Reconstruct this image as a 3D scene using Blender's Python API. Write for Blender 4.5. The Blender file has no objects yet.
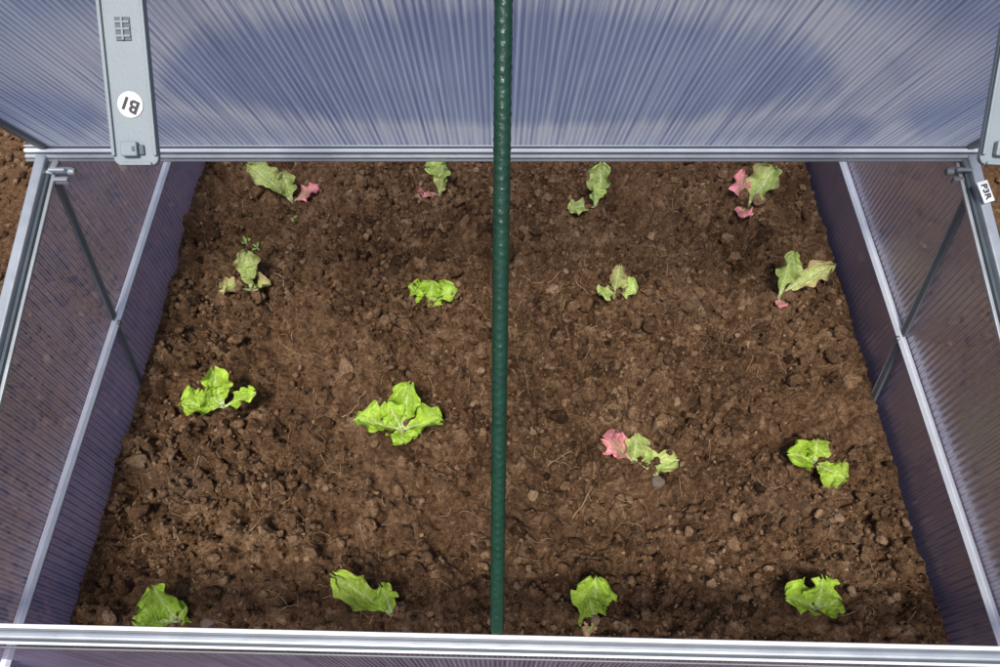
import bpy, bmesh, math, random
import numpy as np
from mathutils import Vector, Matrix
R=math.radians
random.seed(7); rng=np.random.default_rng(11)
scene=bpy.context.scene
scene.view_settings.view_transform='Standard'
scene.view_settings.look='None'
scene.view_settings.exposure=0

# ------------------------------------------------------------------ node helpers
def newmat(name):
    m=bpy.data.materials.new(name); m.use_nodes=True
    nt=m.node_tree; nt.nodes.clear()
    out=nt.nodes.new('ShaderNodeOutputMaterial')
    return m,nt,out
def N(nt,t,**kw):
    n=nt.nodes.new(t)
    for k,v in kw.items():
        if k.startswith('i_'): n.inputs[k[2:].replace('_',' ')].default_value=v
        else: setattr(n,k,v)
    return n
def L(nt,a,b): nt.links.new(a,b)
def math_(nt,op,a,b=None,c=None,clamp=False):
    n=nt.nodes.new('ShaderNodeMath'); n.operation=op; n.use_clamp=clamp
    for i,v in enumerate((a,b,c)):
        if v is None: continue
        if isinstance(v,(int,float)): n.inputs[i].default_value=v
        else: nt.links.new(v,n.inputs[i])
    return n.outputs[0]
def ramp(nt,fac,stops):
    n=nt.nodes.new('ShaderNodeValToRGB'); nt.links.new(fac,n.inputs[0])
    cr=n.color_ramp
    while len(cr.elements)<len(stops): cr.elements.new(0.5)
    for e,(p,c) in zip(cr.elements,stops):
        e.position=p; e.color=(c[0],c[1],c[2],1) if len(c)==3 else c
    return n.outputs[0]
def noise(nt,vec,scale,detail=4,rough=0.55):
    n=nt.nodes.new('ShaderNodeTexNoise'); n.inputs['Scale'].default_value=scale
    n.inputs['Detail'].default_value=detail; n.inputs['Roughness'].default_value=rough
    nt.links.new(vec,n.inputs['Vector']); return n.outputs['Fac']
def mixc(nt,fac,a,b,mode='MIX'):
    n=nt.nodes.new('ShaderNodeMix'); n.data_type='RGBA'; n.blend_type=mode
    for s,v in ((n.inputs[0],fac),(n.inputs[6],a),(n.inputs[7],b)):
        if isinstance(v,(int,float)): s.default_value=v
        elif isinstance(v,tuple): s.default_value=(v[0],v[1],v[2],1)
        else: nt.links.new(v,s)
    return n.outputs[2]

# ------------------------------------------------------------------ materials
def soil_material(name):
    m,nt,out=newmat(name)
    tc=N(nt,'ShaderNodeTexCoord'); v=tc.outputs['Object']
    at=N(nt,'ShaderNodeAttribute',attribute_name='tone')
    n1=noise(nt,v,8,2,0.6); n2=noise(nt,v,150,4,0.7); n3=noise(nt,v,700,2,0.6)
    f=math_(nt,'ADD',math_(nt,'MULTIPLY',n1,0.30),math_(nt,'MULTIPLY',n2,0.70))
    f=math_(nt,'ADD',f,math_(nt,'MULTIPLY',math_(nt,'SUBTRACT',at.outputs['Fac'],0.5),0.48))
    f=math_(nt,'ADD',f,math_(nt,'MULTIPLY',math_(nt,'SUBTRACT',n3,0.5),0.5))
    col=ramp(nt,f,[(0.25,(0.026,0.0135,0.0068)),(0.44,(0.100,0.054,0.028)),(0.60,(0.190,0.110,0.060)),(0.82,(0.37,0.245,0.15))])
    gm=ramp(nt,noise(nt,v,5.5,3,0.6),[(0.60,(0,0,0)),(0.74,(1,1,1))])
    col=mixc(nt,math_(nt,'MULTIPLY',gm,0.35),col,(0.19,0.14,0.10))
    b=N(nt,'ShaderNodeBsdfPrincipled'); L(nt,col,b.inputs['Base Color'])
    b.inputs['Roughness'].default_value=0.95; b.inputs['Specular IOR Level'].default_value=0.10
    bh=math_(nt,'ADD',math_(nt,'MULTIPLY',n3,0.6),n2)
    bp=N(nt,'ShaderNodeBump'); bp.inputs['Strength'].default_value=1.0; bp.inputs['Distance'].default_value=0.007
    L(nt,bh,bp.inputs['Height']); L(nt,bp.outputs[0],b.inputs['Normal'])
    L(nt,b.outputs[0],out.inputs[0]); return m
M_soil=soil_material('soil')

def alu_material(name,col=(0.62,0.66,0.70),rough=0.34,metal=0.75):
    m,nt,out=newmat(name)
    tc=N(nt,'ShaderNodeTexCoord'); v=tc.outputs['Object']
    n1=noise(nt,v,35,5,0.6); n2=noise(nt,v,400,2)
    b=N(nt,'ShaderNodeBsdfPrincipled')
    L(nt,mixc(nt,n1,tuple(c*0.78 for c in col),tuple(min(1,c*1.12) for c in col)),b.inputs['Base Color'])
    b.inputs['Metallic'].default_value=metal
    L(nt,math_(nt,'ADD',math_(nt,'MULTIPLY',n1,0.25),rough-0.1),b.inputs['Roughness'])
    bp=N(nt,'ShaderNodeBump'); bp.inputs['Strength'].default_value=0.06; bp.inputs['Distance'].default_value=0.001
    L(nt,n2,bp.inputs['Height']); L(nt,bp.outputs[0],b.inputs['Normal'])
    L(nt,b.outputs[0],out.inputs[0]); return m
M_alu=alu_material('aluminium',(0.42,0.45,0.49),0.36,0.6)
M_alu_w=alu_material('aluminium_bright',(0.82,0.84,0.88),0.45,0.1)
M_alu_d=alu_material('aluminium_groove',(0.08,0.10,0.12),0.5,0.5)
M_alu_s=alu_material('aluminium_stud',(0.18,0.19,0.21),0.45,0.4)

def plastic(name,col,rough=0.45,nz=0.1,bump=0.0):
    m,nt,out=newmat(name)
    tc=N(nt,'ShaderNodeTexCoord'); v=tc.outputs['Object']
    n1=noise(nt,v,60,5,0.6)
    b=N(nt,'ShaderNodeBsdfPrincipled')
    L(nt,mixc(nt,n1,tuple(c*(1-nz) for c in col),tuple(c*(1+nz) for c in col)),b.inputs['Base Color'])
    b.inputs['Roughness'].default_value=rough
    if bump:
        bp=N(nt,'ShaderNodeBump'); bp.inputs['Strength'].default_value=bump; bp.inputs['Distance'].default_value=0.001
        L(nt,noise(nt,v,500,3),bp.inputs['Height']); L(nt,bp.outputs[0],b.inputs['Normal'])
    L(nt,b.outputs[0],out.inputs[0]); return m
M_grey=plastic('grey_plastic',(0.19,0.225,0.25),0.5,0.08,0.15)
M_greyd=plastic('grey_plastic_recess',(0.07,0.095,0.11),0.6)
M_white=plastic('white_label',(0.55,0.56,0.59),0.5,0.03)
M_ink=plastic('black_ink',(0.02,0.02,0.025),0.6)
M_green=plastic('green_coated_steel',(0.004,0.032,0.018),0.34,0.5,0.4)
M_straw=plastic('dry_root',(0.27,0.175,0.10),0.9,0.3)
M_stone=plastic('pebble',(0.12,0.09,0.07),0.9,0.3,0.4)

def panel_material(name,axis,period,col,transp,lid=False):
    m,nt,out=newmat(name)
    tc=N(nt,'ShaderNodeTexCoord'); v=tc.outputs['Object']
    sp=N(nt,'ShaderNodeSeparateXYZ'); L(nt,v,sp.inputs[0])
    c=sp.outputs[axis]
    rib=math_(nt,'SINE',math_(nt,'MULTIPLY',c,2*math.pi/period))
    web=math_(nt,'POWER',math_(nt,'ABSOLUTE',rib),4.0)     # thin internal webs
    mp=N(nt,'ShaderNodeMapping'); L(nt,v,mp.inputs[0])
    sc=[4,4,4]; sc[axis]=260; mp.inputs['Scale'].default_value=sc
    streak=noise(nt,mp.outputs[0],1.0,3,0.6)
    big=noise(nt,v,4,3,0.6)
    k=math_(nt,'ADD',math_(nt,'MULTIPLY',web,0.50),math_(nt,'MULTIPLY',math_(nt,'SUBTRACT',streak,0.5),1.4 if lid else 0.8))
    k=math_(nt,'ADD',k,math_(nt,'MULTIPLY',math_(nt,'SUBTRACT',big,0.3),0.9),None,True)
    dark=tuple(x*0.55 for x in col)
    color=mixc(nt,k,dark,tuple(min(1,x*1.5) for x in col))
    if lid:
        # sun glints painted into the colour: band by the hinge, ring, two slanted streaks
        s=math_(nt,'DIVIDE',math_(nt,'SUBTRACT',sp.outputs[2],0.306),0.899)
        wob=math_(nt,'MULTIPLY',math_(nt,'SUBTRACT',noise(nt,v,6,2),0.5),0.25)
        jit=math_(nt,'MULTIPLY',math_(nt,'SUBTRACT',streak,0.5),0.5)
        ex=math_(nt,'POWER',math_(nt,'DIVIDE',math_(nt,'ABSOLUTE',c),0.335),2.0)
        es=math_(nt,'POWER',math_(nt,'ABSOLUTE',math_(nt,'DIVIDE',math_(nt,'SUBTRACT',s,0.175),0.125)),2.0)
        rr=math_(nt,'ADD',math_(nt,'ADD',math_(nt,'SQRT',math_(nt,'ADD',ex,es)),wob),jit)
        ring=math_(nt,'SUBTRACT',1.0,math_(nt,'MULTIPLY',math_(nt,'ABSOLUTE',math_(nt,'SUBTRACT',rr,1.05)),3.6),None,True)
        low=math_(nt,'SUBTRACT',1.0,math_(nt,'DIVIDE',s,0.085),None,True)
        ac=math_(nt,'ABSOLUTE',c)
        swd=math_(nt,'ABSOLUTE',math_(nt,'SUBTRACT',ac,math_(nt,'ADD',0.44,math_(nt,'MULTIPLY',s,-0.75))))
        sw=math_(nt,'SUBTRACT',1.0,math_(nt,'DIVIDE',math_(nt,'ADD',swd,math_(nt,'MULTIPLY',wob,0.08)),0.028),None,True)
        glint=math_(nt,'ADD',math_(nt,'MULTIPLY',ring,1.0),math_(nt,'ADD',math_(nt,'MULTIPLY',low,1.0),math_(nt,'MULTIPLY',sw,0.85)),None,True)
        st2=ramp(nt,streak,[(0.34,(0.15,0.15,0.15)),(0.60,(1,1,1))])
        glintfac=math_(nt,'MULTIPLY',glint,math_(nt,'ADD',math_(nt,'MULTIPLY',st2,0.8),math_(nt,'MULTIPLY',web,0.5)),None,True)
        color=mixc(nt,glintfac,color,(1.0,1.0,1.0))
    d=N(nt,'ShaderNodeBsdfDiffuse'); L(nt,color,d.inputs[0])
    t=N(nt,'ShaderNodeBsdfTranslucent'); L(nt,color,t.inputs[0])
    g=N(nt,'ShaderNodeBsdfGlossy'); g.inputs['Roughness'].default_value=0.3; g.inputs[0].default_value=(0.8,0.85,1,1)
    bp=N(nt,'ShaderNodeBump'); bp.inputs['Strength'].default_value=0.5; bp.inputs['Distance'].default_value=0.0010
    L(nt,rib,bp.inputs['Height'])
    for s_ in (d,g,t): L(nt,bp.outputs[0],s_.inputs['Normal'])
    m1=N(nt,'ShaderNodeMixShader'); m1.inputs[0].default_value=0.55; L(nt,d.outputs[0],m1.inputs[1]); L(nt,t.outputs[0],m1.inputs[2])
    fr=N(nt,'ShaderNodeFresnel'); fr.inputs[0].default_value=1.5
    m2=N(nt,'ShaderNodeMixShader'); L(nt,math_(nt,'MULTIPLY',fr.outputs[0],0.5),m2.inputs[0]); L(nt,m1.outputs[0],m2.inputs[1]); L(nt,g.outputs[0],m2.inputs[2])
    tr=N(nt,'ShaderNodeBsdfTransparent'); tr.inputs[0].default_value=(0.88,0.88,0.95,1)
    m3=N(nt,'ShaderNodeMixShader')
    tf=math_(nt,'MULTIPLY',math_(nt,'SUBTRACT',1.15,k),transp,None,True)
    L(nt,tf,m3.inputs[0]); L(nt,m2.outputs[0],m3.inputs[1]); L(nt,tr.outputs[0],m3.inputs[2])
    L(nt,m3.outputs[0],out.inputs[0]); return m
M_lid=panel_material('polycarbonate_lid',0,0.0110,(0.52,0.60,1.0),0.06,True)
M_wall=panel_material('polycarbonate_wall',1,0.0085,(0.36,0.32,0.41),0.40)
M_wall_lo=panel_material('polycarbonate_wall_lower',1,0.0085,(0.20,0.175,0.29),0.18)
M_roof=panel_material('polycarbonate_roof',0,0.0110,(0.7,0.75,0.95),0.92)
M_front=panel_material('polycarbonate_front',0,0.009,(0.50,0.44,0.66),0.55)

def leaf_material():
    m,nt,out=newmat('lettuce_leaf')
    tc=N(nt,'ShaderNodeTexCoord'); v=tc.outputs['Object']
    a=N(nt,'ShaderNodeAttribute',attribute_name='leafcol')
    n1=noise(nt,v,90,4,0.6)
    col=mixc(nt,1.0,a.outputs['Color'],ramp(nt,n1,[(0.3,(0.78,0.80,0.70)),(0.7,(1.06,1.05,1.05))]),'MULTIPLY')
    b=N(nt,'ShaderNodeBsdfPrincipled'); L(nt,col,b.inputs['Base Color']); b.inputs['Roughness'].default_value=0.45
    b.inputs['Specular IOR Level'].default_value=0.35
    vo=N(nt,'ShaderNodeTexVoronoi'); vo.inputs['Scale'].default_value=240; L(nt,v,vo.inputs['Vector'])
    bp=N(nt,'ShaderNodeBump'); bp.inputs['Strength'].default_value=0.7; bp.inputs['Distance'].default_value=0.0018
    L(nt,vo.outputs['Distance'],bp.inputs['Height']); L(nt,bp.outputs[0],b.inputs['Normal'])
    t=N(nt,'ShaderNodeBsdfTranslucent'); L(nt,col,t.inputs[0])
    mx=N(nt,'ShaderNodeMixShader'); mx.inputs[0].default_value=0.28
    L(nt,b.outputs[0],mx.inputs[1]); L(nt,t.outputs[0],mx.inputs[2]); L(nt,mx.outputs[0],out.inputs[0]); return m
M_leaf=leaf_material()

# ------------------------------------------------------------------ mesh helpers
def link(o,parent=None):
    scene.collection.objects.link(o)
    if parent: o.parent=parent
    return o
def mesh_np(name,V,F,mat,attrs=None):
    me=bpy.data.meshes.new(name)
    V=np.asarray(V,dtype=np.float32); F=np.asarray(F,dtype=np.int32)
    me.vertices.add(len(V)); me.vertices.foreach_set('co',V.ravel())
    me.loops.add(F.size); me.loops.foreach_set('vertex_index',F.ravel())
    me.polygons.add(len(F)); me.polygons.foreach_set('loop_start',np.arange(0,F.size,F.shape[1],dtype=np.int32))
    me.update(calc_edges=True)
    if attrs:
        for k,a in attrs.items():
            at=me.attributes.new(k,'FLOAT','POINT'); at.data.foreach_set('value',np.asarray(a,dtype=np.float32))
    me.materials.append(mat)
    return bpy.data.objects.new(name,me)
def mesh_py(name,V,F,mat,parent=None,bevel=0,smooth=False):
    me=bpy.data.meshes.new(name); me.from_pydata([tuple(v) for v in V],[],F); me.update()
    me.materials.append(mat)
    for p in me.polygons: p.use_smooth=smooth
    o=bpy.data.objects.new(name,me); link(o,parent)
    if bevel:
        b=o.modifiers.new('bevel','BEVEL'); b.width=bevel; b.segments=2; b.limit_method='ANGLE'
    return o
def beam(name,p0,p1,up,w,h,mat,parent,bevel=0.0008,off=(0,0)):
    """box from p0 to p1; w along side, h along up; off=(side,up) offset"""
    p0=Vector(p0);p1=Vector(p1);d=(p1-p0).normalized();up=Vector(up)
    s=d.cross(up).normalized(); u=s.cross(d).normalized()
    V=[]
    for p in (p0,p1):
        c=p+s*off[0]+u*off[1]
        for a,b in ((-1,-1),(1,-1),(1,1),(-1,1)): V.append(c+s*(a*w/2)+u*(b*h/2))
    F=[(0,1,2,3),(7,6,5,4),(0,4,5,1),(1,5,6,2),(2,6,7,3),(3,7,4,0)]
    return mesh_py(name,V,F,mat,parent,bevel)

# ------------------------------------------------------------------ soil bed
_grids={}
def vnoise(X,Y,scale,seed):
    if seed not in _grids: _grids[seed]=np.random.default_rng(seed).random((128,128))
    g=_grids[seed]
    x=X/scale+37.3; y=Y/scale+51.7
    xi=np.floor(x).astype(int); yi=np.floor(y).astype(int); fx=x-xi; fy=y-yi
    fx=fx*fx*(3-2*fx); fy=fy*fy*(3-2*fy)
    a=g[xi%128,yi%128]; b=g[(xi+1)%128,yi%128]; c=g[xi%128,(yi+1)%128]; d=g[(xi+1)%128,(yi+1)%128]
    return (a*(1-fx)+b*fx)*(1-fy)+(c*(1-fx)+d*fx)*fy-0.5
XL,XR=-0.493,0.508
def heightfield(x0,x1,y0,y1,step,nb,rmax,seed):
    r=np.random.default_rng(seed)
    xs=np.arange(x0,x1+step*0.5,step); ys=np.arange(y0,y1+step*0.5,step)
    X,Y=np.meshgrid(xs,ys,indexing='ij')
    WX=X+0.012*vnoise(X,Y,0.03,14); WY=Y+0.012*vnoise(X,Y,0.03,15)
    H=0.012*vnoise(X,Y,0.22,1)+0.024*vnoise(WX,WY,0.075,2)+0.026*vnoise(WX,WY,0.032,3)+0.020*vnoise(WX,WY,0.016,4)+0.012*vnoise(WX,WY,0.008,5)+0.005*vnoise(X,Y,0.004,6)+0.0008*r.standard_normal(X.shape)
    ed=np.clip(np.minimum(X-x0,x1-X)/0.03,0,1); H=H*(0.3+0.7*ed)
    T=0.5+0.3*vnoise(X,Y,0.01,31)
    for i in range(nb):
        cx=r.uniform(x0,x1); cy=r.uniform(y0,y1)
        if r.random()>0.75+1.6*float(vnoise(np.array(cx),np.array(cy),0.12,21)): continue
        rad=0.0028+(rmax-0.0028)*r.random()**2.6
        if min(cx-x0,x1-cx)<0.012: rad=min(rad,0.004)
        i0=max(0,int((cx-rad-x0)/step)); i1=min(len(xs),int((cx+rad-x0)/step)+2)
        j0=max(0,int((cy-rad-y0)/step)); j1=min(len(ys),int((cy+rad-y0)/step)+2)
        if i1<=i0 or j1<=j0: continue
        sx=X[i0:i1,j0:j1]; sy=Y[i0:i1,j0:j1]
        an=r.uniform(0,math.pi); e=r.uniform(0.6,1.0)
        dx=sx-cx; dy=sy-cy
        u=dx*math.cos(an)+dy*math.sin(an); w=(-dx*math.sin(an)+dy*math.cos(an))/e
        q=1-(u*u+w*w)/(rad*rad)*(1+1.3*vnoise(sx,sy,0.004,8))
        bump=np.clip(q,0,1)**0.4*rad*r.uniform(0.7,1.25)*(1+0.5*vnoise(sx,sy,0.005,12))
        ci=min(len(xs)-1,int((cx-x0)/step)); cj=min(len(ys)-1,int((cy-y0)/step))
        base=H[ci,cj]
        new=np.where(q>0,base*0.4+0.6*H[i0:i1,j0:j1]+bump,H[i0:i1,j0:j1])
        better=new>H[i0:i1,j0:j1]
        H[i0:i1,j0:j1]=np.where(better,new,H[i0:i1,j0:j1])
        T[i0:i1,j0:j1]=np.where(better,0.5+r.normal(0,0.16),T[i0:i1,j0:j1])
    H-=H.mean()
    return xs,ys,X,Y,H,T
x0,x1,y0,y1=XL+0.002,XR-0.002,0.109,1.046
step=0.0018
xs,ys,X,Y,H,T=heightfield(x0,x1,y0,y1,step,11000,0.013,5)
def soil_h(x,y):
    i=int(min(max((x-x0)/step,0),len(xs)-1)); j=int(min(max((y-y0)/step,0),len(ys)-1))
    return float(H[i,j])
def grid_tris(nx,ny):
    i=np.arange(nx-1)[:,None]*ny+np.arange(ny-1)[None,:]; i=i.ravel()
    a=np.stack([i,i+ny,i+ny+1],1); b=np.stack([i,i+ny+1,i+1],1)
    return np.concatenate([a,b])
def ico(sub):
    bm=bmesh.new(); bmesh.ops.create_icosphere(bm,subdivisions=sub,radius=1)
    V=np.array([v.co[:] for v in bm.verts]); bm.verts.index_update()
    F=np.array([[v.index for v in f.verts] for f in bm.faces]); bm.free(); return V,F
def clod_variants(sub,n,amp,seed):
    V,F=ico(sub); r=np.random.default_rng(seed); out=[]
    for k in range(n):
        d=np.ones(len(V))
        for o,a in ((1.3,1.0),(2.6,0.6),(5.5,0.35)):
            for q in range(4):
                w=r.normal(size=3)*o; ph=r.uniform(0,6.28)
                d+=amp*a*0.5*np.sin(V@w+ph)
        W=V*d[:,None]
        for q in range(5):
            nrm=r.normal(size=3); nrm/=np.linalg.norm(nrm)
            t=W@nrm; lim=r.uniform(0.62,0.95); ex=np.clip(t-lim,0,None); W=W-ex[:,None]*nrm*0.9
        out.append(W)
    return out,F
def clods(n,xa,xb,ya,yb,rmin,rmax,pw,sub,hf,seed,sink=0.25,cluster=0.6,amp=.24):
    var,F=clod_variants(sub,14,amp,seed); r=np.random.default_rng(seed+100)
    Vs=[];Fs=[];Ts=[];off=0;c=0;tries=0
    while c<n and tries<n*6:
        tries+=1
        x=r.uniform(xa,xb);y=r.uniform(ya,yb)
        dn=float(vnoise(np.array(x),np.array(y),0.13,21))+0.5*float(vnoise(np.array(x),np.array(y),0.04,22))
        if r.random()>cluster+1.3*dn: continue
        rad=rmin+(rmax-rmin)*r.random()**pw
        q=r.normal(size=4); q/=np.linalg.norm(q); w,a,b,e=q
        M=np.array([[1-2*(b*b+e*e),2*(a*b-e*w),2*(a*e+b*w)],[2*(a*b+e*w),1-2*(a*a+e*e),2*(b*e-a*w)],[2*(a*e-b*w),2*(b*e+a*w),1-2*(a*a+b*b)]])
        S=np.array([1,r.uniform(0.65,1),r.uniform(0.55,0.95)])*rad
        W=(var[r.integers(14)]*S)@M.T+np.array([x,y,hf(x,y)+rad*(1-2*sink)*0.7])
        W[:,0]=np.clip(W[:,0],xa-0.001,xb+0.001)
        Vs.append(W);Fs.append(F+off);off+=len(W);Ts.append(np.full(len(W),0.55+r.normal(0,0.22)));c+=1
    return np.concatenate(Vs),np.concatenate(Fs),np.concatenate(Ts)
parts=[(np.stack([X.ravel(),Y.ravel(),H.ravel()],1),grid_tris(len(xs),len(ys)),T.ravel())]
parts.append(clods(17000,XL+.004,XR-.004,0.113,1.04,0.0010,0.0034,1.6,1,soil_h,31,amp=.3,cluster=.7))
parts.append(clods(4600,XL+.006,XR-.006,0.118,1.03,0.0028,0.0070,1.8,2,soil_h,32,amp=.34))
parts.append(clods(420,XL+.014,XR-.014,0.124,0.95,0.006,0.0125,2.0,3,soil_h,33,amp=.34))
def join(parts):
    off=0;V=[];F=[];T_=[]
    for v,f,t in parts: V.append(v);F.append(f+off);T_.append(t);off+=len(v)
    return np.concatenate(V),np.concatenate(F),np.concatenate(T_)
V,F,TT=join(parts)
link(mesh_np('garden_bed_soil',V,F,M_soil,{'tone':TT}))

# ------------------------------------------------------------------ outer ground to the horizon
ax=np.concatenate([-np.geomspace(150,1.6,26),np.arange(-1.55,1.56,0.012),np.geomspace(1.6,150,26)])
ay=np.concatenate([-np.geomspace(150,0.8,22),np.arange(-0.75,2.2,0.012),np.geomspace(2.25,150,26)])
GX,GY=np.meshgrid(ax,ay,indexing='ij')
def gh(x,y):
    return -0.02+0.03*vnoise(x,y,0.2,1)+0.016*vnoise(x,y,0.05,2)+0.008*vnoise(x,y,0.02,3)
near=(np.abs(GX)<3)&(np.abs(GY)<4)
GH=np.where(near,gh(GX,GY),-0.02)
inside=(GX>XL-0.012)&(GX<XR+0.012)&(GY>0.06)&(GY<1.07)
GH=np.where(inside,-0.09,GH)
hf2=lambda x,y: float(gh(np.array(x),np.array(y)))
gp=[(np.stack([GX.ravel(),GY.ravel(),GH.ravel()],1),grid_tris(len(ax),len(ay)),np.full(GX.size,0.5))]
gp.append(clods(5500,-1.3,XL-.02,-0.1,1.5,0.002,0.009,2.2,2,hf2,41))
gp.append(clods(1500,XR+.02,1.3,-0.1,1.5,0.002,0.009,2.2,2,hf2,42))
V,F,TT=join(gp)
link(mesh_np('ground',V,F,M_soil,{'tone':TT}))

# ------------------------------------------------------------------ cold frame
cf=bpy.data.objects.new('cold_frame',None); link(cf)
YF,YR,YB=0.085,0.569,1.053; ZE,ZR,ZM=0.21,0.306,0.092
for sx,x,side in ((-1,XL,'left'),(1,XR,'right')):
    xo=x+sx*0.005
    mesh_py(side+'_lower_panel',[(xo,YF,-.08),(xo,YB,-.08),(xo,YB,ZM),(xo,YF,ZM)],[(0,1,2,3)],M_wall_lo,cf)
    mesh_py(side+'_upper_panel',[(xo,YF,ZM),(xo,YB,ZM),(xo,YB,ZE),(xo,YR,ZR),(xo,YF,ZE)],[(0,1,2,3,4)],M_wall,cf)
    # middle rail with a sloping top flange
    xm=x-sx*.001
    beam(side+'_mid_rail',(xm,YF,ZM),(xm,YB,ZM),(sx*.5,0,1),0.0085,0.0070,M_alu_w,cf,0.001,(0,0))
    beam(side+'_mid_rail_lip',(x,YF,ZM-.0062),(x,YB,ZM-.0062),(0,0,1),0.0062,0.0035,M_alu,cf,0.0006)
    for nm,ya,za,yb,zb in (('front',YF,ZE,YR-.004,ZR),('rear',YB,ZE,YR+.004,ZR)):
        beam(side+'_'+nm+'_top_rail',(x,ya,za),(x,yb,zb),(0,0,1),0.011,0.012,M_alu,cf,0.0015)
        beam(side+'_'+nm+'_top_rail_groove',(x-sx*.0075,ya,za-.004),(x-sx*.0075,yb,zb-.004),(0,0,1),0.0035,0.006,M_alu_d,cf,0.0003)
        beam(side+'_'+nm+'_top_rail_bead',(x-sx*.0115,ya,za-.006),(x-sx*.0115,yb,zb-.006),(0,0,1),0.004,0.004,M_alu,cf,0.001)
    if sx<0: a=(0,.445,-.02); b=(0,.566,.296)
    else: a=(0,.426,-.02); b=(0,.533,.292)
    ya_,za_,yb_,zb_=a[1],a[2],b[1],b[2]
    xs_=x-sx*0.0005
    def at(z): t=(z-za_)/(zb_-za_); return (xs_,ya_+(yb_-ya_)*t,z)
    for nm,zz0,zz1 in (('lower',za_,ZM-.012),('upper',ZM+.006,zb_-.008)):
        beam(side+'_stud_'+nm,at(zz0),at(zz1),(0,1,0),0.004,0.009,M_alu_s,cf,0.0008)
        beam(side+'_stud_edge_'+nm,at(zz0),at(zz1),(0,1,0),0.0045,0.0022,M_alu,cf,0.0004,(0,0.0058))
    bm=bmesh.new(); bmesh.ops.create_cone(bm,cap_ends=True,segments=20,radius1=.0036,radius2=.0026,depth=.003,
        matrix=Matrix.Translation((x-sx*.0065,at(ZM)[1],ZM))@Matrix.Rotation(R(90)*(-sx),4,'Y'))
    me=bpy.data.meshes.new('screw'); bm.to_mesh(me); bm.free(); me.materials.append(M_alu_s)
    link(bpy.data.objects.new(side+'_screw',me),cf)

# front & back walls/rails  (front rail very slightly out of square)
fl=Vector((-0.56,0.1020,ZE+.004)); fr_=Vector((0.56,0.0780,ZE+.004))
mesh_py('front_panel',[(-.53,.0925,-.08),(.53,.0735,-.08),(.53,.0735,ZE-.004),(-.53,.0925,ZE-.004)],[(0,1,2,3)],M_front,cf)
def frail(nm,w,h,mat,so,uo,bv=.0008): beam(nm,fl,fr_,(0,0,1),w,h,mat,cf,bv,(so,uo))
frail('front_rail_bead',.0036,.005,M_alu_w,-.0053,.0015,.0015)
frail('front_rail_groove',.0016,.004,M_alu_s,-.0026,.0002,.0002)
frail('front_rail_body',.0066,.006,M_alu,.0015,.0010,.0022)
frail('front_rail_slot',.0014,.004,M_alu_d,.0055,-.001,.0002)
frail('front_rail_lip',.0022,.005,M_alu_w,.0074,-.003,.0009)
frail('front_rail_web',.0030,.014,M_alu,-.0055,-.0085,.0004)
frail('front_panel_clip',.0014,.006,M_alu_s,.0100,-.014,.0004)
mesh_py('back_panel',[(-.493,YB,-.08),(.508,YB,-.08),(.508,YB,ZE),(-.493,YB,ZE)],[(0,1,2,3)],M_front,cf)
beam('back_rail',(-.50,YB,ZE+.002),(.515,YB,ZE+.002),(0,0,1),.016,.012,M_alu,cf,.001)
# rear lid, also folded up (leans back behind the front one)
ra=R(74); 
def rp(x,s): return Vector((x,YR+.016+math.cos(ra)*s,ZR+.004+math.sin(ra)*s))
mesh_py('rear_lid_panel',[rp(-.486,0),rp(.501,0),rp(.501,.5),rp(-.486,.5)],[(0,1,2,3)],M_roof,cf)
for nm,x in (('left',-.490),('right',.505)): beam('rear_lid_'+nm+'_edge',rp(x,0),rp(x,.5),(1,0,0),.010,.007,M_alu_s,cf,.001)
beam('rear_lid_top_edge',rp(-.494,.5),rp(.509,.5),(0,0,1),.012,.014,M_alu,cf,.001)

# hinge / ridge rail: stacked extrusion facing the front slope
ua=(0,.707,.707)
hl=Vector((-.512,YR,ZR)); hr=Vector((.527,YR,ZR))
def hrail(nm,h,w,mat,uo,so=0,bv=.0008): beam(nm,hl,hr,ua,w,h,mat,cf,bv,(so,uo))
hrail('ridge_lower_lip',.0030,.010,M_alu_s,-.0058,0)
hrail('ridge_body',.0048,.014,M_alu,-.0017,0,.0020)
hrail('ridge_groove',.0016,.008,M_alu_d,.0016,0,.0001)
hrail('lid_hinge_tube',.0042,.013,M_alu_w,.0046,0,.0018)
hrail('lid_hinge_groove',.0014,.008,M_alu_d,.0075,0,.0001)
hrail('lid_bottom_lip',.0022,.010,M_alu,.0094,0,.0006)

# open lid (64 deg), hinged on the ridge and leaning towards the viewer
TH=R(64.3); dl=Vector((0,-math.cos(TH),math.sin(TH))); nl=Vector((0,-math.sin(TH),-math.cos(TH)))
h0=Vector((0,YR+.004,ZR+.010))
LL=0.46
def lp(x,s,n=0): return Vector((x,0,0))+h0+dl*s+nl*n
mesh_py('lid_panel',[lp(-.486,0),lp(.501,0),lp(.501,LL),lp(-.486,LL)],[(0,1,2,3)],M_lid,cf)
for nm,x in (('left',-.490),('right',.505)):
    beam('lid_'+nm+'_edge',lp(x,0),lp(x,LL),nl,.007,.010,M_alu_s,cf,.001)
    beam('lid_'+nm+'_edge_bead',lp(x+(-.006 if x<0 else .006),0),lp(x+(-.006 if x<0 else .006),LL),nl,.004,.006,M_alu,cf,.001)
beam('lid_top_edge',lp(-.50,LL),lp(.515,LL),nl,.014,.012,M_alu,cf,.001)

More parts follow.
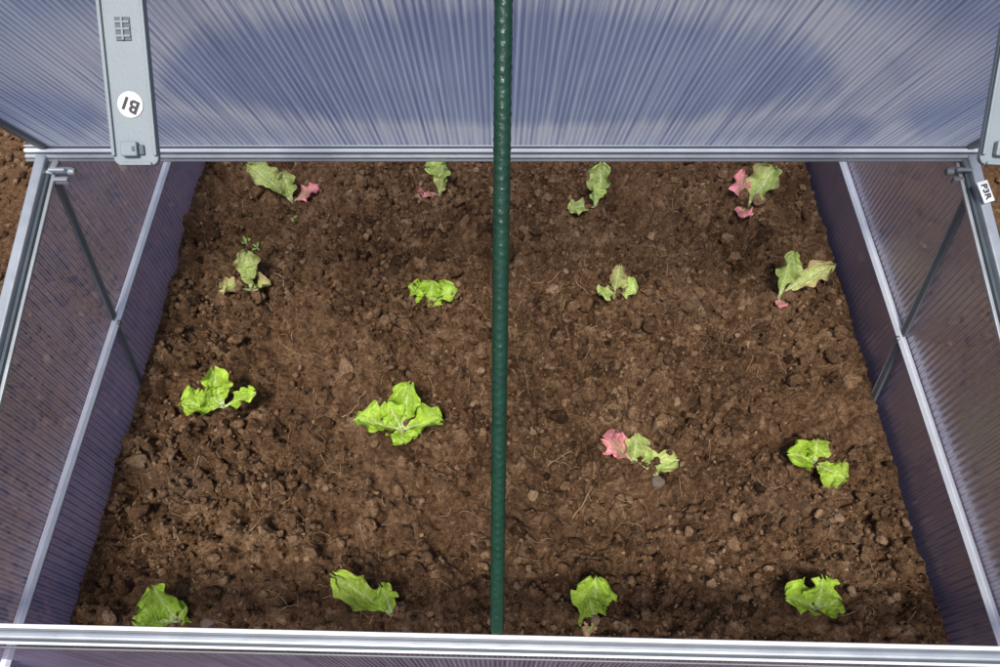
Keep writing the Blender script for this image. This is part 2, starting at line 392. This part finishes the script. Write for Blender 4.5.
# corner hinge hardware
def hardware(x,y,z,sx,nm):
    bm=bmesh.new()
    for (dx,dy,dz,r,d,ax_) in ((0,0,0,.0045,.024,'Y'),(.012,-.004,.002,.003,.010,'Y'),(-.012,-.003,.002,.004,.008,'Y'),(0,-.006,.008,.0025,.018,'Y')):
        mt=Matrix.Translation((x+dx*sx,y+dy,z+dz))@Matrix.Rotation(R(90),4,ax_)
        bmesh.ops.create_cone(bm,cap_ends=True,segments=16,radius1=r,radius2=r,depth=d,matrix=mt)
    for (dx,dy,dz,a,b,c) in ((0,-.010,-.004,.016,.005,.008),(.006,.003,.006,.007,.012,.005)):
        mt=Matrix.Translation((x+dx*sx,y+dy,z+dz))@Matrix.Diagonal((a,b,c,1))
        bmesh.ops.create_cube(bm,size=1,matrix=mt)
    me=bpy.data.meshes.new(nm); bm.to_mesh(me); bm.free(); me.materials.append(M_alu_s if sx>0 else M_alu)
    o=link(bpy.data.objects.new(nm,me),cf); b=o.modifiers.new('b','BEVEL'); b.width=.0008; b.limit_method='ANGLE'
hardware(XL+.020,YR-.016,ZR-.008,-1,'left_corner_hinge')
hardware(XR-.012,YR-.016,ZR-.008,1,'right_corner_hinge')

# lid stays : flat moulded arms sticking out of the lid towards the front
def stay(nm,bottom,x_lean,label):
    st=bpy.data.objects.new(nm,None); link(st,cf)
    B=Vector(bottom); ax_=Vector((x_lean,.742,.670)).normalized()
    nrm=Vector((0,-.670,.742)); sd=ax_.cross(nrm).normalized()*-1
    if sd.x<0: sd=-sd
    nrm=sd.cross(ax_).normalized()
    if nrm.z<0: nrm=-nrm
    def P(a,b,c=0): return B+sd*a+ax_*b+nrm*c
    W=.0140; Ln=.150; th=.004
    out=[]
    rc=.005
    for k in range(7):
        t=R(180+90*k/6); out.append((-W+rc+rc*math.cos(t),rc+rc*math.sin(t)))
    for k in range(7):
        t=R(270+90*k/6); out.append((W-rc+rc*math.cos(t),rc+rc*math.sin(t)))
    out+= [(W*1.0,Ln),(-W*1.0,Ln)]
    n=len(out)
    V=[P(a,b,0) for a,b in out]+[P(a,b,-th) for a,b in out]
    F=[tuple(range(n)),tuple(reversed(range(n,2*n)))]+[(i,i+n,(i+1)%n+n,(i+1)%n) for i in range(n)]
    mesh_py('arm_plate',V,F,M_grey,st,.0008)
    def bar(n_,a0,a1,b0,b1,c0,c1,mat,bv=.0005):
        V=[P(a,b,c) for c in (c0,c1) for a,b in ((a0,b0),(a1,b0),(a1,b1),(a0,b1))]
        return mesh_py(n_,V,[(0,3,2,1),(4,5,6,7),(0,1,5,4),(1,2,6,5),(2,3,7,6),(3,0,4,7)],mat,st,bv)
    bar('flange_a',-W,-W+.0022,.006,Ln,0.0003,.0022,M_grey)
    bar('flange_b',W-.0022,W,.006,Ln,0.0003,.0022,M_grey)
    bar('end_lip',-W+.004,W-.004,.0002,.0022,0.0003,.0018,M_grey)
    bar('latch_block',-.0072,.0030,.0055,.0145,0.0003,.0045,M_grey,.001)
    bar('latch_hole',.0002,.0020,.0085,.0115,.0046,.0049,M_greyd,.0001)
    bar('latch_foot',.0032,.0062,.0065,.0125,.0003,.0020,M_greyd)
    bar('slot',-.0045,.0045,.0735,.0870,.0003,.0007,M_greyd,.0001)
    for k in range(3): bar('slot_rib',-.0042,.0042,.0755+.004*k,.0768+.004*k,.0008,.0014,M_grey,.0002)
    bar('slot_spine',-.0006,.0006,.0738,.0868,.0015,.0018,M_grey,.0001)
    if label:
        V=[P(.0000,.0365,.0006)]+[P(.0078*math.cos(2*math.pi*k/40),.0365+.0078*math.sin(2*math.pi*k/40),.0006) for k in range(40)]
        mesh_py('round_sticker',V,[(0,1+k,1+(k+1)%40) for k in range(40)],M_white,st)
        cu=bpy.data.curves.new('sticker_text','FONT'); cu.body='B1'; cu.size=.0108; cu.align_x='CENTER'; cu.align_y='CENTER'; cu.extrude=.0001
        cu.offset=0.0003
        cu.materials.append(M_ink)
        t=bpy.data.objects.new('sticker_text',cu); link(t,st)
        M=Matrix((sd,ax_,nrm)).transposed().to_4x4()
        t.matrix_world=Matrix.Translation(P(.0000,.0365,.0009))@M@Matrix.Rotation(R(155),4,'Z')
    bar('pivot_lug',-W-.003,W+.003,Ln-.012,Ln+.01,-.006,.006,M_greyd,.001)
    return st
stay('left_lid_stay',(-.2265,.3215,.5450),-0.004,True)
stay('right_lid_stay',(.3125,.3215,.5450),0.05,False)

# small tag on the right rail
c=Vector((.506,.514,.3085)); up=Vector((-.25,.70,.35)).normalized(); sd=Vector((.85,.25,-.1)); sd=(sd-up*sd.dot(up)).normalized(); nn=sd.cross(up)
w,h=.0070,.0115
V=[c+sd*a*w+up*b*h+nn*z for z in (0,-.0008) for a,b in ((-1,-1),(1,-1),(1,1),(-1,1))]
mesh_py('part_tag',V,[(0,1,2,3),(7,6,5,4),(0,4,5,1),(1,5,6,2),(2,6,7,3),(3,7,4,0)],M_white,cf)
cu=bpy.data.curves.new('tag_text','FONT'); cu.body='P3R'; cu.size=.0105; cu.align_x='CENTER'; cu.align_y='CENTER'; cu.extrude=.0001; cu.offset=.0003
cu.materials.append(M_ink); t=bpy.data.objects.new('tag_text',cu); link(t,cf)
t.matrix_world=Matrix.Translation(c+nn*.0004)@Matrix((sd,up,nn)).transposed().to_4x4()@Matrix.Rotation(R(-90),4,'Z')

# ------------------------------------------------------------------ green prop stake
def stake():
    a=Vector((-.0027,.1005,.2155)); b=Vector((.0025,.425,.612))
    d=(b-a).normalized()
    t=((h0-a).dot(nl))/d.dot(nl); b=a+d*(t-.004)
    Ln=(b-a).length; s=d.orthogonal().normalized(); u=d.cross(s)
    ns=420; nr=18; V=[];F=[]
    for i in range(ns+1):
        f=i/ns; z=f*Ln
        for k in range(nr):
            th=2*math.pi*k/nr
            nub=max(0,math.sin(z/0.0065*2*math.pi)*math.cos(2*th+ (z//0.0065)*0.9))**2
            r=.0058+.0006*nub+.00012*math.sin(z*900+th*3)
            if i==0 or i==ns: r*=.8
            V.append(a+d*z+s*(r*math.cos(th))+u*(r*math.sin(th)))
    for i in range(ns):
        for k in range(nr):
            F.append((i*nr+k,i*nr+(k+1)%nr,(i+1)*nr+(k+1)%nr,(i+1)*nr+k))
    F.append(tuple(reversed(range(nr)))); F.append(tuple(ns*nr+k for k in range(nr)))
    mesh_py('plant_stake',V,F,M_green,None,0,True)
stake()

# ------------------------------------------------------------------ lettuce seedlings
G1=np.array((0.41,0.62,0.060)); G2=np.array((0.46,0.60,0.17)); PALE=np.array((0.72,0.80,0.46)); PINK=np.array((0.62,0.22,0.26)); GD=np.array((0.20,0.36,0.04))
def leaf(V,F,C,root,az,ln,wd,e0,e1,pink,r,green,simple=False):
    nu,nv=36,22
    az=R(az); base=len(V)
    p=np.array(root,dtype=float); bend=r.uniform(-0.6,0.6)
    ph=[r.uniform(0,6.28) for _ in range(8)]
    lob=r.uniform(2.4,3.6); LA=r.uniform(.12,.22); tw=r.uniform(-.4,.4); asym=r.uniform(-.15,.15)
    for i in range(nu+1):
        u=i/nu
        e=R(e0+5+(e1+5-e0-5)*u**1.5); a=az+bend*(u-0.3)
        d=np.array((math.cos(a)*math.cos(e),math.sin(a)*math.cos(e),math.sin(e)))
        if i: p=p+d*ln/nu
        side=np.array((-math.sin(a),math.cos(a),0.0)); nrm=np.cross(d,side)
        if nrm[2]<0: nrm=-nrm
        ta=tw*u; side,nrm=side*math.cos(ta)+nrm*math.sin(ta),nrm*math.cos(ta)-side*math.sin(ta)
        pet=0.10+0.90/(1+math.exp(-(u-0.36)*13))
        cap=math.sqrt(max(0,1-((u-0.68)/0.325)**2)) if u>0.68 else 1.0
        prof=pet*cap**0.8
        for j in range(nv+1):
            v=-1+2*j/nv; av=abs(v); sgn=1 if v>0 else -1
            lobe=LA*math.sin(lob*2*math.pi*u+ph[0]+sgn*1.1)+0.07*math.sin(19*u+ph[1]*sgn)+0.04*math.sin(47*u+ph[2]*sgn)+asym*sgn
            w=wd*0.54*prof*(1+lobe*av**1.5)
            ruf=wd*0.17*prof*av**2.4*math.sin(13*u+ph[3]+sgn*1.6)+wd*0.10*prof*av**3*math.sin(29*u+ph[4]*sgn)+wd*.03*prof*av**4*math.sin(61*u+ph[6])
            cup=wd*(0.22+0.18*math.sin(ph[5]+3*u))*prof*(av**1.6)
            crink=wd*0.034*math.sin(17*v+ph[1]+3*u)*math.sin(21*u+ph[7])
            k_=max(0,u-0.72)/0.28
            tipf=ln*(0.05*math.sin(7*v+ph[2])+0.025*math.sin(17*v+ph[3]))*k_*(1-av*0.5)
            tipz=ln*0.07*math.sin(8*v+ph[6])*k_*k_*(1-.4*av)
            q=p+side*(v*w)+nrm*(ruf+cup+crink*prof+tipz)+d*tipf
            q[2]=max(q[2],root[2]+0.0035*u+0.0015)   # a leaf never sinks through the soil it rests on
            V.append(tuple(q))
            rib=math.exp(-(v*w/0.0010)**2)*(1-0.75*u)
            vein=max(0,math.sin((u*7-av*1.6)*2*math.pi+ph[0]))**10*0.18*(1-av)
            col=green*(1-0.30*math.sin(ph[4]+u*4+av*2)**2)
            col=col*(1-min(1,rib+vein))+PALE*min(1,rib+vein)
            if u<0.28: col=col*(u/0.28)+PALE*(1-u/0.28)
            if pink>0:
                k=min(1,pink*(0.25+1.0*av**2.5+0.7*(u-0.35))) if pink<0.9 else min(1,0.45+0.4*av+0.4*u)
                k=max(0,k)*(1 if u>0.12 else u/0.12)
                col=col*(1-k)+PINK*(1.0+0.35*math.sin(8*u+3*v))*k
            C.append((float(col[0]),float(col[1]),float(col[2]),1.0))
    for i in range(nu):
        for j in range(nv):
            a=base+i*(nv+1)+j; F.append((a,a+1,a+nv+2,a+nv+1))
def plant(name,x,y,leaves,seed,green=G1,z=None,scale=1.0,mat=None):
    r=np.random.default_rng(seed); V=[];F=[];C=[]
    z=soil_h(x,y) if z is None else z
    for (az,ln,wd,e0,e1,pk) in leaves:
        leaf(V,F,C,(x,y,z+0.002),az,ln*scale,wd*scale,e0,e1,pk,r,green*r.uniform(0.9,1.1))
    b=len(V)
    for i in range(6):
        rr=.0026*(1-.1*i)*min(1,scale)
        for k in range(8):
            V.append((x+rr*math.cos(k*math.pi/4),y+rr*math.sin(k*math.pi/4),z-.006+i*.003)); C.append((.55,.60,.32,1))
    for i in range(5):
        for k in range(8): F.append((b+i*8+k,b+i*8+(k+1)%8,b+(i+1)*8+(k+1)%8,b+(i+1)*8+k))
    me=bpy.data.meshes.new(name); me.from_pydata(V,[],F); me.update()
    ca=me.color_attributes.new('leafcol','FLOAT_COLOR','POINT'); ca.data.foreach_set('color',np.array(C,dtype=np.float32).ravel())
    for p in me.polygons: p.use_smooth=True
    me.materials.append(mat or M_leaf); return link(bpy.data.objects.new(name,me))
P=[
 (-.333,.778,G2,[(152,.090,.034,42,18,.12),(108,.052,.026,64,42,.1),(8,.054,.028,38,8,.9)]),
 (-.0965,.785,G2,[(68,.072,.036,68,52,.0),(192,.038,.026,38,12,.95),(48,.040,.020,72,55,.2)]),
 (.151,.766,G2,[(72,.074,.032,64,38,.05),(205,.056,.028,35,2,.1),(95,.045,.022,66,50,.0)]),
 (.3886,.762,G2,[(40,.078,.042,48,22,.12),(116,.062,.030,55,32,.92),(250,.032,.024,32,0,.95)]),
 (-.368,.605,G2,[(88,.062,.032,62,34,.15),(205,.044,.030,36,2,.3),(350,.040,.024,38,8,.3),(60,.040,.024,62,44,.1)]),
 (-.1025,.593,G1,[(160,.042,.030,48,8,0),(12,.046,.030,42,0,0),(80,.034,.028,62,35,0),(300,.024,.022,40,5,0),(120,.036,.026,58,34,0)]),
 (.167,.590,G2,[(88,.048,.020,68,50,.30),(350,.034,.028,42,5,.0),(200,.030,.026,38,5,.05),(70,.034,.022,62,40,.1)]),
 (.405,.584,G2,[(84,.072,.030,62,38,.05),(26,.086,.028,38,18,.3),(260,.022,.014,20,0,.95)]),
 (-.362,.405,G1,[(192,.054,.034,38,2,0),(100,.058,.032,60,34,0),(5,.056,.026,38,5,0),(150,.036,.032,54,25,0)]),
 (-.127,.3765,G1,[(180,.064,.034,38,4,0),(74,.068,.036,52,30,0),(0,.062,.034,38,5,0),(275,.032,.034,44,4,0),(128,.048,.030,58,32,0)]),
 (.172,.338,G2,[(152,.058,.032,44,16,.97),(84,.042,.028,58,32,.1),(346,.058,.030,34,2,.12),(35,.030,.024,46,14,.05)]),
 (.396,.330,G1,[(172,.050,.034,42,10,.0),(92,.036,.028,60,38,.05),(308,.046,.034,40,4,.05),(120,.03,.024,52,28,0)]),
 (-.3635,.1424,G1,[(122,.058,.036,60,38,.0),(188,.046,.032,38,6,.0),(40,.028,.026,54,26,.0)]),
 (-.122,.148,G1,[(152,.086,.030,44,16,.05),(106,.048,.024,64,38,.0)]),
 (.1077,.1467,G1,[(92,.060,.044,58,38,.0),(245,.024,.014,15,-10,.75),(120,.034,.030,60,46,.0)]),
 (.360,.156,G1,[(170,.054,.034,44,14,.0),(84,.046,.038,60,36,.0),(10,.030,.030,48,8,.0)]),
]
for i,(x,y,g,lv) in enumerate(P): plant('lettuce_seedling',x,y,lv,400+i,g)

def weed(x,y,z,n,ln,wd,seed):
    rr=np.random.default_rng(seed)
    plant('weed_sprout',x,y,[(rr.uniform(0,360),ln*rr.uniform(.6,1.2),wd,rr.uniform(30,70),rr.uniform(0,30),0) for _ in range(n)],seed,GD,z,0.9)
weed(-.395,.700,None,5,.014,.005,1); weed(-.376,.692,None,4,.012,.004,2); weed(-.325,.735,None,3,.012,.004,5)

# ------------------------------------------------------------------ roots and straw (one object)
cu=bpy.data.curves.new('straw_debris','CURVE'); cu.dimensions='3D'; cu.bevel_depth=.00055; cu.bevel_resolution=1; cu.materials.append(M_straw)
def strand(x,y,az,ln,curl,th=1.0,n=12):
    sp=cu.splines.new('POLY'); sp.points.add(n); a=R(az)
    for i in range(n+1):
        z=soil_h(x,y)+.0035+.002*math.sin(i*1.3)
        sp.points[i].co=(x,y,z,1); sp.points[i].radius=th*(1-.5*i/n)
        a+=curl/n+random.uniform(-.35,.35); x+=math.cos(a)*ln/n; y+=math.sin(a)*ln/n
        x=min(max(x,XL+.01),XR-.01)
strand(.10,.66,-88,.10,-.3,1.3); strand(.105,.61,-60,.05,.8,1.0); strand(.095,.58,250,.07,.3,1.0)
strand(.09,.265,45,.07,.3,1.4); strand(.06,.33,20,.05,.5,1.2); strand(-.30,.245,60,.07,-.6,1.1)
strand(-.345,.64,20,.07,-1.2,1.3); strand(-.21,.40,5,.045,.2,1.7); strand(.34,.35,-75,.06,.4,1.0)
strand(-.27,.28,10,.05,.6,1.0); strand(.02,.55,-70,.06,.5,.8); strand(.02,.20,80,.05,.4,.9)
for i in range(420):
    strand(random.uniform(XL+.03,XR-.03),random.uniform(.13,.9),random.uniform(0,360),random.uniform(.008,.040),random.uniform(-1.8,1.8),random.uniform(.4,1.0),7)
link(bpy.data.objects.new('straw_debris',cu))

# pebbles (one object)
pv=[(.196,.306,.009),(-.333,.142,.010),(.42,.78,.006)]
var,Fp=clod_variants(3,8,.10,77); Vs=[];Fs=[];o=0
for k,(x,y,rd) in enumerate(pv):
    W=var[k]*np.array([rd,rd*.8,rd*.55])+np.array([x,y,soil_h(x,y)+rd*.35]); Vs.append(W);Fs.append(Fp+o);o+=len(W)
link(mesh_np('pebbles',np.concatenate(Vs),np.concatenate(Fs),M_stone))

# ------------------------------------------------------------------ light
w=bpy.data.worlds.new('World'); scene.world=w; w.use_nodes=True; nt=w.node_tree; nt.nodes.clear()
o=nt.nodes.new('ShaderNodeOutputWorld'); b=nt.nodes.new('ShaderNodeBackground'); s=nt.nodes.new('ShaderNodeTexSky')
s.sky_type='NISHITA'; s.sun_disc=False
EL=67; AZ=190   # azimuth clockwise from +Y : high sun, slightly on the viewer's side (edge-on to the lid)
s.sun_elevation=R(EL); s.sun_rotation=R(AZ); s.dust_density=3.0
nt.links.new(s.outputs[0],b.inputs[0]); nt.links.new(b.outputs[0],o.inputs[0]); b.inputs[1].default_value=0.15
sl=bpy.data.lights.new('sun','SUN'); sl.energy=4.8; sl.angle=R(12); sl.color=(1,.96,.89)
so=bpy.data.objects.new('sun',sl); link(so)
sd=Vector((math.sin(R(AZ))*math.cos(R(EL)),math.cos(R(AZ))*math.cos(R(EL)),math.sin(R(EL))))
so.rotation_euler=sd.to_track_quat('Z','Y').to_euler()

# ------------------------------------------------------------------ camera
cam=bpy.data.cameras.new('camera'); cam.lens=26; cam.sensor_width=36; cam.clip_start=.02; cam.clip_end=500
co=bpy.data.objects.new('camera',cam); link(co); co.location=(0,0,.877); co.rotation_euler=(R(31),0,0)
scene.camera=co
